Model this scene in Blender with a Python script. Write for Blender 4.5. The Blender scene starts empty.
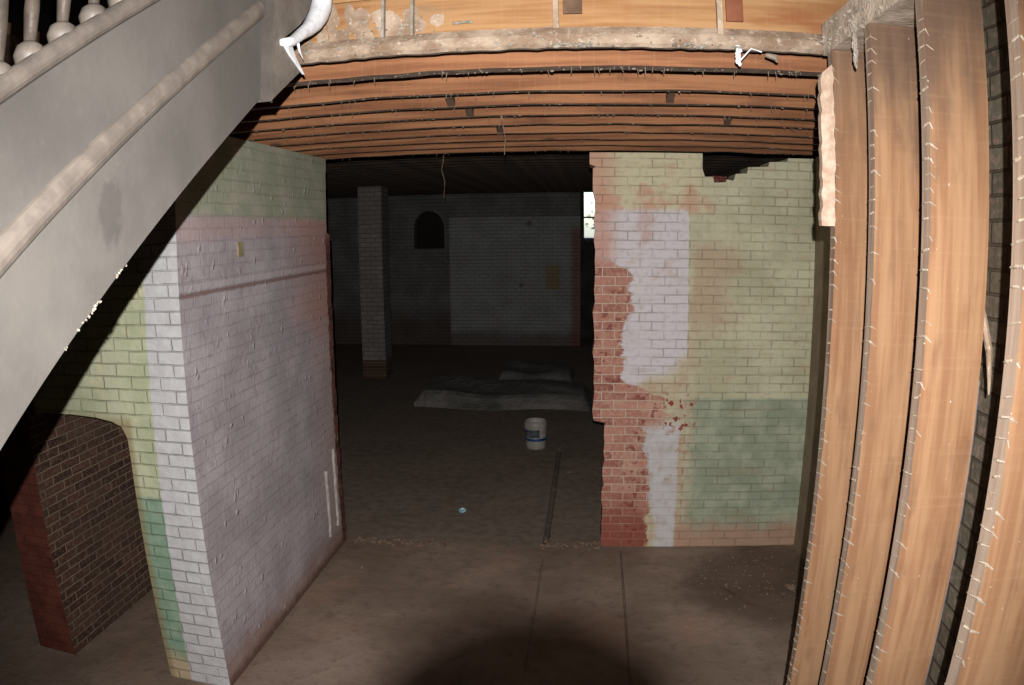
import bpy, bmesh, math, random
from math import sin, cos, pi, radians
from mathutils import Vector, Matrix
random.seed(7)
scn = bpy.context.scene
COL = scn.collection

# ---------------------------------------------------------------- viewpoint
CAM = Vector((0, 0, 2.9))
ROT = (Matrix.Rotation(.1088, 3, 'Z') @ Matrix.Rotation(1.4150, 3, 'X') @ Matrix.Rotation(-.00983, 3, 'Z'))

# ---------------------------------------------------------------- materials
class E_:
    """tiny expression wrapper over shader math nodes"""
    def __init__(s, nt, sock): s.nt = nt; s.s = sock
    def _m(s, op, *a):
        n = s.nt.nodes.new('ShaderNodeMath'); n.operation = op
        for i, v in enumerate((s,) + a):
            if isinstance(v, E_): s.nt.links.new(v.s, n.inputs[i])
            else: n.inputs[i].default_value = v
        return E_(s.nt, n.outputs[0])
    def __add__(s, o): return s._m('ADD', o)
    __radd__ = __add__
    def __sub__(s, o): return s._m('SUBTRACT', o)
    def __rsub__(s, o): return (s * -1) + o
    def __mul__(s, o): return s._m('MULTIPLY', o)
    __rmul__ = __mul__
    def __truediv__(s, o): return s._m('DIVIDE', o)
    def mx(s, o): return s._m('MAXIMUM', o)
    def mn(s, o): return s._m('MINIMUM', o)
    def sm(s, a, b):            # smoothstep a..b
        n = s.nt.nodes.new('ShaderNodeMapRange'); n.interpolation_type = 'SMOOTHSTEP'
        if a > b: lo, hi, f, t = b, a, 1, 0
        else: lo, hi, f, t = a, b, 0, 1
        s.nt.links.new(s.s, n.inputs['Value'])
        n.inputs['From Min'].default_value = lo; n.inputs['From Max'].default_value = hi
        n.inputs['To Min'].default_value = f; n.inputs['To Max'].default_value = t
        return E_(s.nt, n.outputs['Result'])

class Mat:
    def __init__(s, name, rough=.9, metal=0., spec=.3):
        m = bpy.data.materials.new(name); m.use_nodes = True
        s.m = m; s.nt = m.node_tree; s.b = s.nt.nodes['Principled BSDF']
        s.b.inputs['Roughness'].default_value = rough; s.b.inputs['Metallic'].default_value = metal
        s.b.inputs['Specular IOR Level'].default_value = spec
        s.tc = s.nt.nodes.new('ShaderNodeTexCoord')
        sp = s.nt.nodes.new('ShaderNodeSeparateXYZ'); s.nt.links.new(s.tc.outputs['Object'], sp.inputs[0])
        s.x, s.y, s.z = (E_(s.nt, sp.outputs[i]) for i in range(3))
    def vec(s, a, b, c):
        n = s.nt.nodes.new('ShaderNodeCombineXYZ')
        for i, v in enumerate((a, b, c)):
            if isinstance(v, E_): s.nt.links.new(v.s, n.inputs[i])
            else: n.inputs[i].default_value = v
        return n.outputs[0]
    def noise(s, vec, scale, detail=4, rough=.55):
        n = s.nt.nodes.new('ShaderNodeTexNoise'); s.nt.links.new(vec, n.inputs['Vector'])
        n.inputs['Scale'].default_value = scale; n.inputs['Detail'].default_value = detail
        n.inputs['Roughness'].default_value = rough
        return E_(s.nt, n.outputs['Fac'])
    def vor(s, vec, scale, out='Distance'):
        n = s.nt.nodes.new('ShaderNodeTexVoronoi'); s.nt.links.new(vec, n.inputs['Vector'])
        n.inputs['Scale'].default_value = scale
        return E_(s.nt, n.outputs[out])
    def mix(s, f, a, b):
        n = s.nt.nodes.new('ShaderNodeMix'); n.data_type = 'RGBA'
        if isinstance(f, E_): s.nt.links.new(f.s, n.inputs[0])
        else: n.inputs[0].default_value = f
        for i, v in ((6, a), (7, b)):
            if isinstance(v, tuple): n.inputs[i].default_value = (*v, 1)
            else: s.nt.links.new(v, n.inputs[i])
        return n.outputs[2]
    def brick(s, vec, w=.215, h=.078, mortar=.009, c1=(0, 0, 0), c2=(1, 1, 1), smooth=.2):
        n = s.nt.nodes.new('ShaderNodeTexBrick'); s.nt.links.new(vec, n.inputs['Vector'])
        n.inputs['Scale'].default_value = 1; n.inputs['Brick Width'].default_value = w
        n.inputs['Row Height'].default_value = h; n.inputs['Mortar Size'].default_value = mortar
        n.inputs['Mortar Smooth'].default_value = smooth
        n.inputs['Color1'].default_value = (*c1, 1); n.inputs['Color2'].default_value = (*c2, 1)
        n.inputs['Mortar'].default_value = (.5, .5, .5, 1)
        return n
    def hsv(s, col, val):
        n = s.nt.nodes.new('ShaderNodeVectorMath'); n.operation = 'SCALE'
        s.nt.links.new(col, n.inputs[0])
        s.nt.links.new(val.s, n.inputs['Scale']); return n.outputs[0]
    def finish(s, col, height=None, strength=.5, dist=.01):
        if isinstance(col, tuple): s.b.inputs['Base Color'].default_value = (*col, 1)
        else: s.nt.links.new(col, s.b.inputs['Base Color'])
        if height is not None:
            n = s.nt.nodes.new('ShaderNodeBump'); n.inputs['Strength'].default_value = strength
            n.inputs['Distance'].default_value = dist
            s.nt.links.new(height.s, n.inputs['Height']); s.nt.links.new(n.outputs[0], s.b.inputs['Normal'])
        return s.m

def lin(r, g, b):   # 0-255 sRGB of the paint itself -> linear
    f = lambda c: (c / 255 / 12.92) if c / 255 <= .04045 else ((c / 255 + .055) / 1.055) ** 2.4
    return (f(r), f(g), f(b))

def dim(c, k): return tuple(x * k for x in c)

MORTAR = lin(168, 150, 135)
def brick_setup(M, u, v, wob=.006, w=.215, h=.078, mort=.0065):
    base = M.vec(u, v, 0.)
    n1 = M.noise(base, 9, 3)
    n2 = M.noise(M.vec(u, v, 5.), 7, 3)
    bv = M.vec(u + (n1 - .5) * wob * 3, v + (n2 - .5) * wob * 2.2, 0.)
    br = M.brick(bv, w, h, mort, smooth=.5)
    fac = E_(M.nt, br.outputs['Fac'])          # 1 in the mortar joint
    sep = M.nt.nodes.new('ShaderNodeSeparateColor'); M.nt.links.new(br.outputs['Color'], sep.inputs[0])
    tone = E_(M.nt, sep.outputs[0])
    return base, fac, tone
def bare(M, base, fac, tone, dark=lin(120, 52, 40), light=lin(190, 105, 82), mortar=MORTAR, chalk=.35):
    c = M.mix(tone, dark, light)
    c = M.mix(M.noise(base, 30, 3).sm(.45, .7) * chalk, c, lin(200, 160, 145))
    return M.mix(fac, c, mortar)

def painted_height(M, base, fac, amt=1.):
    return (1 - fac) * amt * .6 + M.noise(base, 22, 5) * .5 + M.noise(base, 90, 3) * .15

# --- brick wall that closes the right of the opening (plane of constant y)
def mat_right():
    M = Mat('painted_brick_right', .85)
    u, v = M.x, M.z
    base, fac, tone = brick_setup(M, u, v)
    n = M.noise(base, 3.2, 5, .6) - .5
    nf = M.noise(base, 12, 4, .6) - .5
    edge = (M.noise(M.vec(u / .215, v / .078, 0.), 1.0, 2) - .5)     # brick sized wobble
    green = M.mix(M.noise(base, 2.2, 5).sm(.35, .65), lin(184, 182, 152), lin(206, 203, 174))
    col = M.mix((M.noise(base, 6, 5).sm(.52, .75)) * .5, green, lin(196, 172, 144))
    # worn pinkish brown band beside the white panel
    m = (u + n * .25).sm(.86, .92) * (u + n * .5).sm(1.35, 1.12) * (v + n * .6).sm(1.9, 2.15) * (v + n * .6).sm(2.95, 2.6)
    col = M.mix(m * .6, col, lin(184, 150, 126))
    # cooler lower green dado
    m = (v + nf * .04).sm(1.44, 1.41) * (u + n * .1).sm(.74, .8)
    col = M.mix(m * .9, col, M.mix(M.noise(base, 5, 5).sm(.4, .65), lin(142, 154, 132), lin(168, 176, 154)))
    # top left: beige with pink
    m = (v + n * .2).sm(3.0, 3.06) * (u + n * .5).sm(1.15, .85)
    col = M.mix(m, col, M.mix((M.noise(base, 5, 5) + (v - 3.3) * -.55).sm(.5, .66), lin(212, 204, 172), lin(208, 170, 144)))
    # buff middle part between the bare brick and the green
    m = (u + nf * .3).sm(1.0, .84) * (v + n * .25).sm(2.06, 1.94)
    col = M.mix(m * .85, col, M.mix(M.noise(base, 7, 4).sm(.4, .62), lin(202, 192, 166), lin(196, 170, 144)))
    # white panel, pinker toward its top and left
    wh = M.mix((M.noise(base, 5, 5) + (v - 2.4) * .12 - (u - .5) * .12).sm(.54, .74), lin(216, 210, 213), lin(204, 180, 174))
    m = (v + nf * .05).sm(3.09, 3.05) * (u + nf * .025).sm(.86, .845) * (v + n * .5 + (u - .6) * -.6).sm(1.55, 1.72)
    col = M.mix(m, col, wh)
    m = (u + n * .3 + nf * .1).sm(.30, .06) * (v).sm(1.9, 2.2)
    col = M.mix(m * .7, col, lin(206, 150, 130))
    # bottom: washed pink brown
    m = (v + n * .5).sm(.36, .12) * u.sm(.78, .84)
    col = M.mix(m * .75, col, lin(182, 138, 118))
    # crevice dirt of the paint
    col = M.mix(fac * M.noise(base, 4, 3).sm(.35, .62) * .45, col, lin(104, 84, 66))
    col = M.mix(M.noise(base, 24, 5).sm(.5, .72) * .28, col, lin(150, 132, 106))
    col = M.mix(M.noise(M.vec(u * 1.4, v * 9, 4.), 1.3, 4).sm(.55, .75) * .3, col, lin(156, 126, 98))
    # bare brick: boundary x = f(z)
    fx = .09 + v.sm(2.70, 2.5) * .27 - v.sm(2.3, 2.0) * .08 + v.sm(1.62, 1.38) * .40 - v.sm(1.16, 1.02) * .12
    d = fx + n * .10 + edge * .16 + nf * .10 - u
    mb = d.sm(-.015, .015) * v.sm(2.72, 2.56)
    brk = bare(M, base, fac, tone, lin(150, 96, 82), lin(190, 138, 120), lin(204, 180, 162), .75)
    brk = M.mix((M.noise(base, 4, 4) + (u - .3) * .3).sm(.5, .7) * .5, brk, lin(204, 168, 148))
    brk = M.mix((v + n * .6).sm(.62, .15) * .9, brk, M.mix(fac * .6, lin(140, 76, 62), lin(168, 108, 90)))
    col = M.mix(mb, col, brk)
    dk = (M.noise(base, 13, 3).sm(.56, .6)) * ((u - fx + .12 + n * .2)._m('ABSOLUTE').sm(.20, .05)) * v.sm(2.5, 2.3) * (1 - fac)
    col = M.mix(dk * .75, col, lin(126, 60, 50))
    # white strip low down, partly over the brick
    m2 = (u + n * .28 + nf * .12 + (v - .7) * .10).sm(.53, .58) * (u + nf * .03).sm(.82, .8) * (v + n * .3).sm(1.25, 1.1)
    col = M.mix(m2, col, M.mix(M.noise(base, 10, 4).sm(.4, .7), lin(206, 203, 204), lin(190, 182, 178)))
    # scattered flaked bricks
    fl = (M.noise(base, 14, 3).sm(.58, .61)) * (((u - .8) * (u - .8) * 5 + (v - 1.3) * (v - 1.3) * 3).sm(.25, .05))
    col = M.mix(fl, col, lin(140, 70, 60))
    fl = (M.noise(M.vec(u, v, 3.), 11, 3).sm(.60, .66)) * (((u - .85) * (u - .85) * 3 + (v - .9) * (v - .9) * 1.4).sm(.3, .05))
    col = M.mix(fl * .7, col, lin(186, 136, 116))
    return M.finish(col, painted_height(M, base, fac, .8) - mb * .4, .6, .012)

def mat_left():      # long face of the left wall, plane of constant x
    M = Mat('painted_brick_left', .85)
    u, v = M.y, M.z
    base, fac, tone = brick_setup(M, u, v, .012, mort=.005)
    n = M.noise(base, 2.5, 5, .6) - .5; nf = M.noise(base, 12, 4, .6) - .5
    col = M.mix(M.noise(base, 2.5, 5).sm(.35, .7), lin(172, 163, 168), lin(196, 187, 192))
    col = M.mix(M.noise(base, 14, 5).sm(.5, .72) * .45, col, lin(158, 140, 140))
    col = M.mix(M.noise(M.vec(u * 26, v * 3, 0.), 1., 3).sm(.56, .74) * .35, col, lin(214, 206, 210))
    m = (u + n * 1.3).sm(5.3, 6.1)
    col = M.mix(m * .55, col, lin(186, 158, 150))
    m = (u + n * 1.0 + nf * .3).sm(4.9, 5.9) * (v + n * .8).sm(1.9, 2.3) * .8
    col = M.mix(m, col, lin(190, 146, 136))
    m = (v + nf * .04 + (u - 5) * .015).sm(3.0, 3.05)
    col = M.mix(m, col, M.mix(M.noise(base, 4, 5).sm(.4, .7), lin(164, 168, 146), lin(186, 182, 164)))
    m = (v + n * .1).sm(2.85, 2.95) * (v + nf * .04).sm(3.06, 3.0)
    col = M.mix(m * .35, col, lin(206, 164, 154))
    # ghost line of a removed pipe
    g = (v - 2.575 + (nf * .02))._m('ABSOLUTE').sm(.022, .008)
    col = M.mix(g * .75, col, lin(134, 104, 96))
    g = (v - 2.62 + (nf * .02))._m('ABSOLUTE').sm(.03, .012)
    col = M.mix(g * .3, col, lin(206, 198, 200))
    # dirt at the foot, bare end bricks
    col = M.mix((v + n * .3).sm(.3, .05) * .65, col, lin(150, 110, 86))
    col = M.mix((v + nf * .1).sm(.10, .02) * .8, col, lin(96, 72, 58))
    col = M.mix(fac * M.noise(base, 6, 3).sm(.4, .65) * .22, col, lin(120, 88, 84))
    tex = bare(M, base, fac, tone, lin(84, 46, 42), lin(122, 74, 66), lin(110, 90, 80), .2)
    mb = (u + nf * .14).sm(6.0, 6.04) * v.sm(3.0, 2.8)
    col = M.mix(mb, col, tex)
    # plaster blobs
    vo = M.vor(M.vec(u + nf * .1, v * .7 + nf * .1, 0.), 11).sm(.26, .05) * M.noise(base, 7, 3).sm(.42, .6)
    col = M.mix(vo * .45, col, lin(214, 206, 208))
    h = painted_height(M, base, fac, .7) + vo * 1.0 - g * .7
    return M.finish(col, h, .6, .014)

def mat_front():     # face toward the stairwell, plane of constant y, with the doorway
    M = Mat('painted_brick_front', .85)
    u, v = M.x, M.z
    base, fac, tone = brick_setup(M, u, v)
    n = M.noise(base, 2.5, 5, .6) - .5; nf = M.noise(base, 12, 4, .6) - .5
    col = M.mix(M.noise(base, 3, 5).sm(.35, .65), lin(176, 182, 150), lin(200, 202, 172))
    col = M.mix(M.noise(base, 9, 4).sm(.55, .7) * .5, col, lin(222, 208, 170))
    t = (v + nf * .02).sm(1.36, 1.33) * (v + n * .15).sm(.1, .2)
    col = M.mix(t * .8, col, M.mix(M.noise(base, 9, 4).sm(.4, .62), lin(112, 150, 130), lin(136, 166, 146)))
    col = M.mix((v + n * .2).sm(.26, .12) * .8, col, lin(196, 170, 140))
    w = (u + nf * .02 + v * -.022 + .055).sm(-2.545, -2.53)
    col = M.mix(w, col, M.mix(M.noise(base, 12, 4).sm(.4, .7), lin(196, 194, 196), lin(208, 207, 209)))
    e = (u + nf * .03).sm(-2.70, -2.745) * v.sm(1.9, 1.8)
    col = M.mix(e * .7, col, lin(150, 130, 90))
    r = (u + nf * .05).sm(-3.5, -3.56)
    col = M.mix(fac * M.noise(base, 5, 3).sm(.3, .6) * .5, col, lin(110, 110, 84))
    col = M.mix(r * v.sm(2.0, 1.9), col, M.mix(M.noise(base, 5, 4).sm(.4, .6), lin(96, 50, 40), lin(114, 62, 50)))
    return M.finish(col, painted_height(M, base, fac, .8), .9, .014)

def mat_brick(name, axis, c1, c2, mort, patch=None, amt=.5, h=.078, chalk=.2):
    M = Mat(name, .92)
    u = getattr(M, axis); v = M.z
    base, fac, tone = brick_setup(M, u, v, h=h)
    col = bare(M, base, fac, tone, c1, c2, mort, chalk)
    if patch: col = M.mix(M.noise(base, 2, 5).sm(.35, .65) * amt, col, patch)
    return M.finish(col, painted_height(M, base, fac, 1.), .9, .016)

def mat_back():
    M = Mat('painted_brick_back', .9)
    u, v = M.x, M.z
    base, fac, tone = brick_setup(M, u, v, w=.23, h=.09)
    n = M.noise(base, 1.2, 5, .6) - .5; nf = M.noise(base, 6, 4, .6) - .5
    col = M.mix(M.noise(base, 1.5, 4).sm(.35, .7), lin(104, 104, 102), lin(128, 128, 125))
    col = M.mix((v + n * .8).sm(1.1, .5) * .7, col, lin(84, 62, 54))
    p = (u + nf * .02).sm(-3.52, -3.48) * (v + nf * .02).sm(3.24, 3.2)
    wh = M.mix(M.noise(base, 2, 4).sm(.3, .75), lin(160, 162, 161), lin(142, 143, 142))
    wh = M.mix((v + n * .5).sm(.5, .2) * .7, wh, lin(92, 78, 70))
    col = M.mix(p, col, wh)
    r = (u + nf * .15).sm(-.55, -.38) * v.sm(3.1, 2.8)
    col = M.mix(r * .7, col, lin(130, 78, 66))
    o = (u + nf * .03).sm(-1.13, -1.1) * u.sm(-.73, -.76) * (v + nf * .05).sm(1.38, 1.43) * v.sm(2.03, 2.0)
    col = M.mix(o * .8, col, lin(150, 128, 92))
    k = ((u + 1.5) * (u + 1.5) + (v - 3.05) * (v - 3.05)).sm(.008, .002) .mx(((u + 1.7) * (u + 1.7) + (v - 1.52) * (v - 1.52)).sm(.006, .002))
    col = M.mix(k * .5, col, lin(50, 44, 40))
    col = M.mix(fac * .35, col, lin(70, 64, 60))
    return M.finish(col, painted_height(M, base, fac, 1.), .9, .016)

def mat_plain(name, c1, c2, scale=4, rough=.95, bump=.5, metal=0, spec=.3, dist=.01, fine=None):
    M = Mat(name, rough, metal, spec)
    v = M.tc.outputs['Object']
    n = M.noise(v, scale, 6, .6)
    col = M.mix(n.sm(.35, .68), c1, c2)
    if fine: col = M.mix(M.noise(v, scale * 9, 4).sm(.58, .7) * .6, col, fine)
    return M.finish(col, n + M.noise(v, scale * 8, 4) * .4, bump, dist)

def mat_floor():
    M = Mat('concrete_floor', .95, 0, .2)
    u, v = M.x, M.y
    base = M.vec(u, v, 0.)
    n = M.noise(base, .9, 6, .6); nf = M.noise(base, 9, 5, .6)
    col = M.mix(n.sm(.38, .64), lin(128, 110, 96), lin(154, 134, 120))
    col = M.mix((nf).sm(.5, .7) * .45, col, lin(108, 88, 74))
    col = M.mix(M.noise(M.vec(u, v, 7.), 1.6, 4).sm(.52, .68) * .5, col, lin(160, 128, 110))
    # older slab past the wall line is greyer and dirtier
    col = M.mix((v + (nf - .5) * .25).sm(6.1, 6.25) * .7, col, M.mix(nf.sm(.4, .6), lin(118, 106, 94), lin(140, 127, 114)))
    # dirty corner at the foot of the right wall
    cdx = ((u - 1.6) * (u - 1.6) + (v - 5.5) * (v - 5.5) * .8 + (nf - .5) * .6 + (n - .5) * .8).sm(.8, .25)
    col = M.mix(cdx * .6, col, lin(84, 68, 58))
    # joints
    j1 = (u + .385 + (nf - .5) * .03)._m('ABSOLUTE').sm(.035, .015) * v.sm(6.2, 6.3) * v.sm(9.3, 9.1)
    j2 = (u - .315 + (nf - .5) * .012)._m('ABSOLUTE').sm(.010, .004) * v.sm(6.2, 6.1)
    j3 = (u + .39 + (nf - .5) * .02)._m('ABSOLUTE').sm(.010, .004) * v.sm(6.0, 5.9)
    jj = j1.mx(j2 * .9).mx(j3 * .5)
    col = M.mix(jj * .5 * M.noise(base, 5, 3).sm(.3, .6), col, lin(72, 60, 52))
    sp = M.vor(base, 16).sm(.07, .03) * M.noise(base, 2, 3).sm(.5, .6)
    col = M.mix(sp * .3, col, lin(186, 168, 150))
    h = nf * .6 + n * .5 - jj * 1.2 + sp * .3 + M.noise(base, 40, 4) * .25
    return M.finish(col, h, .8, .02)

def mat_wood(name, axis, c1, c2, c3, grey=.25, rough=.8, k_=1., stain=False):
    """axis = grain direction"""
    M = Mat(name, rough, 0, .25)
    oi = M.nt.nodes.new('ShaderNodeObjectInfo'); r = E_(M.nt, oi.outputs['Random'])
    xs = {'x': M.x, 'y': M.y, 'z': M.z}
    sc = {k: (1.2 if k == axis else 26.) for k in 'xyz'}
    v = M.vec(xs['x'] * sc['x'] + r * 31, xs['y'] * sc['y'] + r * 17, xs['z'] * sc['z'])
    sc2 = {k: (.8 if k == axis else 3.) for k in 'xyz'}
    v2 = M.vec(xs['x'] * sc2['x'] + r * 11, xs['y'] * sc2['y'], xs['z'] * sc2['z'] + r * 7)
    g = M.noise(v, 1., 5, .6); b = M.noise(v2, 2.2, 4, .6)
    col = M.mix(g.sm(.38, .62), c1, c2)
    col = M.mix(b.sm(.52, .72) * .7, col, c3)
    col = M.mix(b.sm(.42, .25) * grey, col, lin(150, 130, 112))
    # knots
    kn = M.vor(v2, 1.5).sm(.10, .03); k = kn
    col = M.mix(k * .8, col, lin(70, 40, 24))
    if stain:
        col = M.mix((M.z + (b - .5) * 1.6 + r * .3).sm(3.2, 3.75) * .75, col, lin(112, 92, 80))
        col = M.mix(M.noise(v2, 5., 4).sm(.56, .72) * .4, col, lin(132, 100, 80))
    # saw marks
    s = M.noise(M.vec(xs['x'] * (70 if axis == 'x' else 2), xs['y'] * 2, xs['z'] * (70 if axis == 'z' else 2)), 1., 2)
    col = M.mix(s.sm(.5, .75) * .12, col, lin(226, 184, 142))
    n_ = M.nt.nodes.new('ShaderNodeVectorMath'); n_.operation = 'SCALE'; M.nt.links.new(col, n_.inputs[0]); n_.inputs['Scale'].default_value = k_
    return M.finish(n_.outputs[0], g + s * .4, .4, .004)

def mat_metal():
    M = Mat('stair_paint', .62, 0, .35)
    v = M.tc.outputs['Object']
    n = M.noise(v, 2.5, 5); f = M.noise(v, 40, 4)
    col = M.mix(n.sm(.35, .7), dim(lin(112, 108, 104), .52), dim(lin(132, 127, 122), .52))
    col = M.mix(f.sm(.6, .72) * .25, col, dim(lin(146, 140, 134), .45))
    sc = M.vor(M.vec(M.x * 3, M.y * 9 + M.z * 9, M.y * 3 - M.z * 4), 3.).sm(.05, .02)
    col = M.mix(sc * .15, col, dim(lin(200, 196, 190), .5))
    # dark smudge on the web
    d = ((M.y - 1.36) * (M.y - 1.36) * 14 + (M.z - 2.97) * (M.z - 2.97) * 4 + (f - .5) * .05).sm(.035, .01)
    col = M.mix(d * .35, col, dim(lin(80, 76, 74), .4))
    return M.finish(col, f + n, .25, .003)

M_RIGHT = mat_right(); M_LEFT = mat_left(); M_FRONT = mat_front(); M_BACK = mat_back(); M_FLOOR = mat_floor()
M_METAL = mat_metal()
M_BEAD = mat_plain('stair_trim_paint', dim(lin(140, 130, 122), .42), dim(lin(168, 156, 145), .42), 14, .5, .2, spec=.4, dist=.003)
M_LIP = mat_plain('white_gloss_paint', lin(200, 200, 205), lin(226, 228, 232), 20, .35, .3, spec=.5, dist=.004)
M_DARKMETAL = mat_plain('dark_baluster_paint', dim(lin(90, 80, 72), .6), dim(lin(112, 100, 90), .6), 20, .5, .2)
M_INNER = mat_brick('bare_brick_dark', 'y', lin(64, 44, 38), lin(98, 70, 58), lin(148, 130, 108), lin(88, 74, 62), .4, h=.064)
M_BRICKX = mat_brick('bare_brick_side', 'x', lin(84, 44, 36), lin(120, 66, 54), lin(120, 98, 82))
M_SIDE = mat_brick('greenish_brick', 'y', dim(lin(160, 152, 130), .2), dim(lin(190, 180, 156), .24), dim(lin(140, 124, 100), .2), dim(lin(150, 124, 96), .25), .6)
M_PILLAR = mat_brick('pillar_brick', 'x', lin(126, 124, 122), lin(142, 139, 136), lin(104, 99, 94), lin(112, 104, 98), .5, .09)
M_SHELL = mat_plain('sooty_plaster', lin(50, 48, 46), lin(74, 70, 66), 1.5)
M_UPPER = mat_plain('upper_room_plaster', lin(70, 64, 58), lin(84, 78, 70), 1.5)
M_PLASTER = mat_plain('plaster_scraps', lin(186, 176, 160), lin(226, 218, 206), 30, .95, .8)
M_DUST = mat_plain('plaster_dusted_wood', dim(lin(156, 130, 108), .58), dim(lin(202, 180, 158), .62), 7, .95, .8, fine=dim(lin(220, 206, 190), .7))
M_PLNEAR = mat_plain('dimmed_near_plaster', dim(lin(186, 174, 158), .42), dim(lin(226, 214, 200), .42), 30, .95, .8)  # plaster colour dimmed to offset the strong flash close by
M_MARK = mat_plain('lath_mark_plaster', dim(lin(204, 180, 156), .42), dim(lin(232, 214, 194), .48), 30, .95, .5)
M_STRIP = mat_plain('cream_plaster', dim(lin(216, 182, 156), .5), dim(lin(236, 212, 190), .55), 30, .95, .6)
M_RIDGE = mat_plain('ridge_plaster', lin(166, 156, 150), lin(196, 188, 182), 20)
M_NIB = mat_plain('plaster_nib', dim(lin(136, 120, 106), .6), dim(lin(178, 162, 146), .6), 30, .95, .6)
M_JOIST = mat_wood('joist_wood', 'x', lin(150, 98, 66), lin(188, 130, 90), lin(112, 68, 48), .45, k_=.54)
M_JBOT = mat_plain('joist_underside', lin(104, 86, 74), lin(132, 114, 100), 12, .95, .8)
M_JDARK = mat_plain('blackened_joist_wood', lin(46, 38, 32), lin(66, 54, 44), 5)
M_STUD = mat_wood('stud_wood', 'z', lin(178, 130, 94), lin(204, 158, 118), lin(160, 102, 68), .5, k_=.385, stain=True)
M_EDGE = mat_wood('stud_edge_wood', 'z', lin(168, 140, 120), lin(196, 172, 152), lin(150, 112, 90), .4, k_=.5)
M_SHEATH = mat_wood('sheathing_wood', 'x', lin(184, 130, 84), lin(210, 162, 112), lin(170, 98, 58), .6, k_=.48)
M_BLOCK = mat_plain('old_block_wood', dim(lin(104, 80, 64), .6), dim(lin(132, 104, 84), .6), 9)
M_RUBBLE = mat_plain('rubble', lin(110, 90, 76), lin(146, 124, 108), 14, .95, .9)
M_SLAB = mat_plain('broken_concrete', lin(104, 101, 96), lin(130, 126, 120), 2.4, .95, 1., dist=.04, fine=lin(92, 86, 80))
M_RUST = mat_plain('rusty_wire', lin(104, 84, 70), lin(140, 120, 104), 20)
M_BUCKET = mat_plain('bucket_plastic', lin(150, 143, 136), lin(170, 162, 154), 12, .45, .1, spec=.4)
M_BLUE = mat_plain('blue_print', lin(34, 62, 108), lin(46, 84, 130), 9, .45, .05)
M_BUCKIN = mat_plain('dirty_bucket_inside', lin(110, 98, 88), lin(140, 126, 112), 10)
M_BLACK = mat_plain('black_camera_plastic', (.012, .012, .012), (.02, .02, .02), 30, .5, .1)
M_LEAF = mat_plain('leaves', lin(60, 66, 44), lin(110, 112, 70), 6)
M_BARK = mat_plain('bark', lin(60, 50, 40), lin(84, 70, 56), 8)
M_SOIL = mat_plain('yard_soil', lin(150, 144, 128), lin(180, 172, 150), 2)
M_FRAMEW = mat_plain('window_paint', lin(60, 62, 64), lin(84, 86, 88), 10)

# ---------------------------------------------------------------- mesh helpers
def mesh_obj(name, bm, mats, parent=None, smooth=False):
    me = bpy.data.meshes.new(name)
    bmesh.ops.recalc_face_normals(bm, faces=bm.faces)
    bm.to_mesh(me); bm.free()
    if not isinstance(mats, (list, tuple)): mats = [mats]
    for m in mats: me.materials.append(m)
    if smooth:
        for p in me.polygons: p.use_smooth = True
    o = bpy.data.objects.new(name, me); COL.objects.link(o)
    if parent: o.parent = parent
    return o
def tag(o, label=None, cat=None, group=None, kind=None):
    if label: o['label'] = label
    if cat: o['category'] = cat
    if group: o['group'] = group
    if kind: o['kind'] = kind
    return o
def struct(name, bm, mats):
    return tag(mesh_obj(name, bm, mats), kind='structure')
def empty(name, loc, label, cat, group=None):
    o = bpy.data.objects.new(name, None); COL.objects.link(o); o.location = loc
    o.empty_display_size = .05
    return tag(o, label, cat, group)
def box(bm, x0, x1, y0, y1, z0, z1, bev=0, mi=0):
    t = bmesh.new()
    r = bmesh.ops.create_cube(t, size=1)
    for v in t.verts:
        v.co = Vector(((x0 + x1) / 2 + v.co.x * (x1 - x0), (y0 + y1) / 2 + v.co.y * (y1 - y0), (z0 + z1) / 2 + v.co.z * (z1 - z0)))
    if bev: bmesh.ops.bevel(t, geom=list(t.edges), offset=bev, segments=2, affect='EDGES', profile=.6)
    for f in t.faces: f.material_index = mi
    me = bpy.data.meshes.new('t'); t.to_mesh(me); t.free(); bm.from_mesh(me); bpy.data.meshes.remove(me)
    return bm
def prism(bm, pts, axis, a0, a1, mi=0):
    """extrude a polygon; pts 2d; axis 'x' -> (y,z), 'y' -> (x,z), 'z' -> (x,y)"""
    def P(p, a):
        return {'x': (a, p[0], p[1]), 'y': (p[0], a, p[1]), 'z': (p[0], p[1], a)}[axis]
    A = [bm.verts.new(P(p, a0)) for p in pts]; B = [bm.verts.new(P(p, a1)) for p in pts]
    n = len(pts); fs = [bm.faces.new(A), bm.faces.new(B[::-1])]
    for i in range(n): fs.append(bm.faces.new((A[i], B[i], B[(i + 1) % n], A[(i + 1) % n])))
    for f in fs: f.material_index = mi
    return fs
def tube(bm, pts, rad, seg=8, mi=0):
    pts = [Vector(p) for p in pts]; rings = []
    rad = rad if isinstance(rad, (list, tuple)) else [rad] * len(pts)
    for i, p in enumerate(pts):
        d = (pts[min(i + 1, len(pts) - 1)] - pts[max(i - 1, 0)]).normalized()
        a = d.cross(Vector((1, 0, 0)) if abs(d.x) < .9 else Vector((0, 1, 0))).normalized(); b = d.cross(a)
        rings.append([bm.verts.new(p + (a * cos(2 * pi * k / seg) + b * sin(2 * pi * k / seg)) * rad[i]) for k in range(seg)])
    for r0, r1 in zip(rings, rings[1:]):
        for k in range(seg): bm.faces.new((r0[k], r0[(k + 1) % seg], r1[(k + 1) % seg], r1[k])).material_index = mi
    bm.faces.new(rings[0]); bm.faces.new(rings[-1][::-1])
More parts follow.
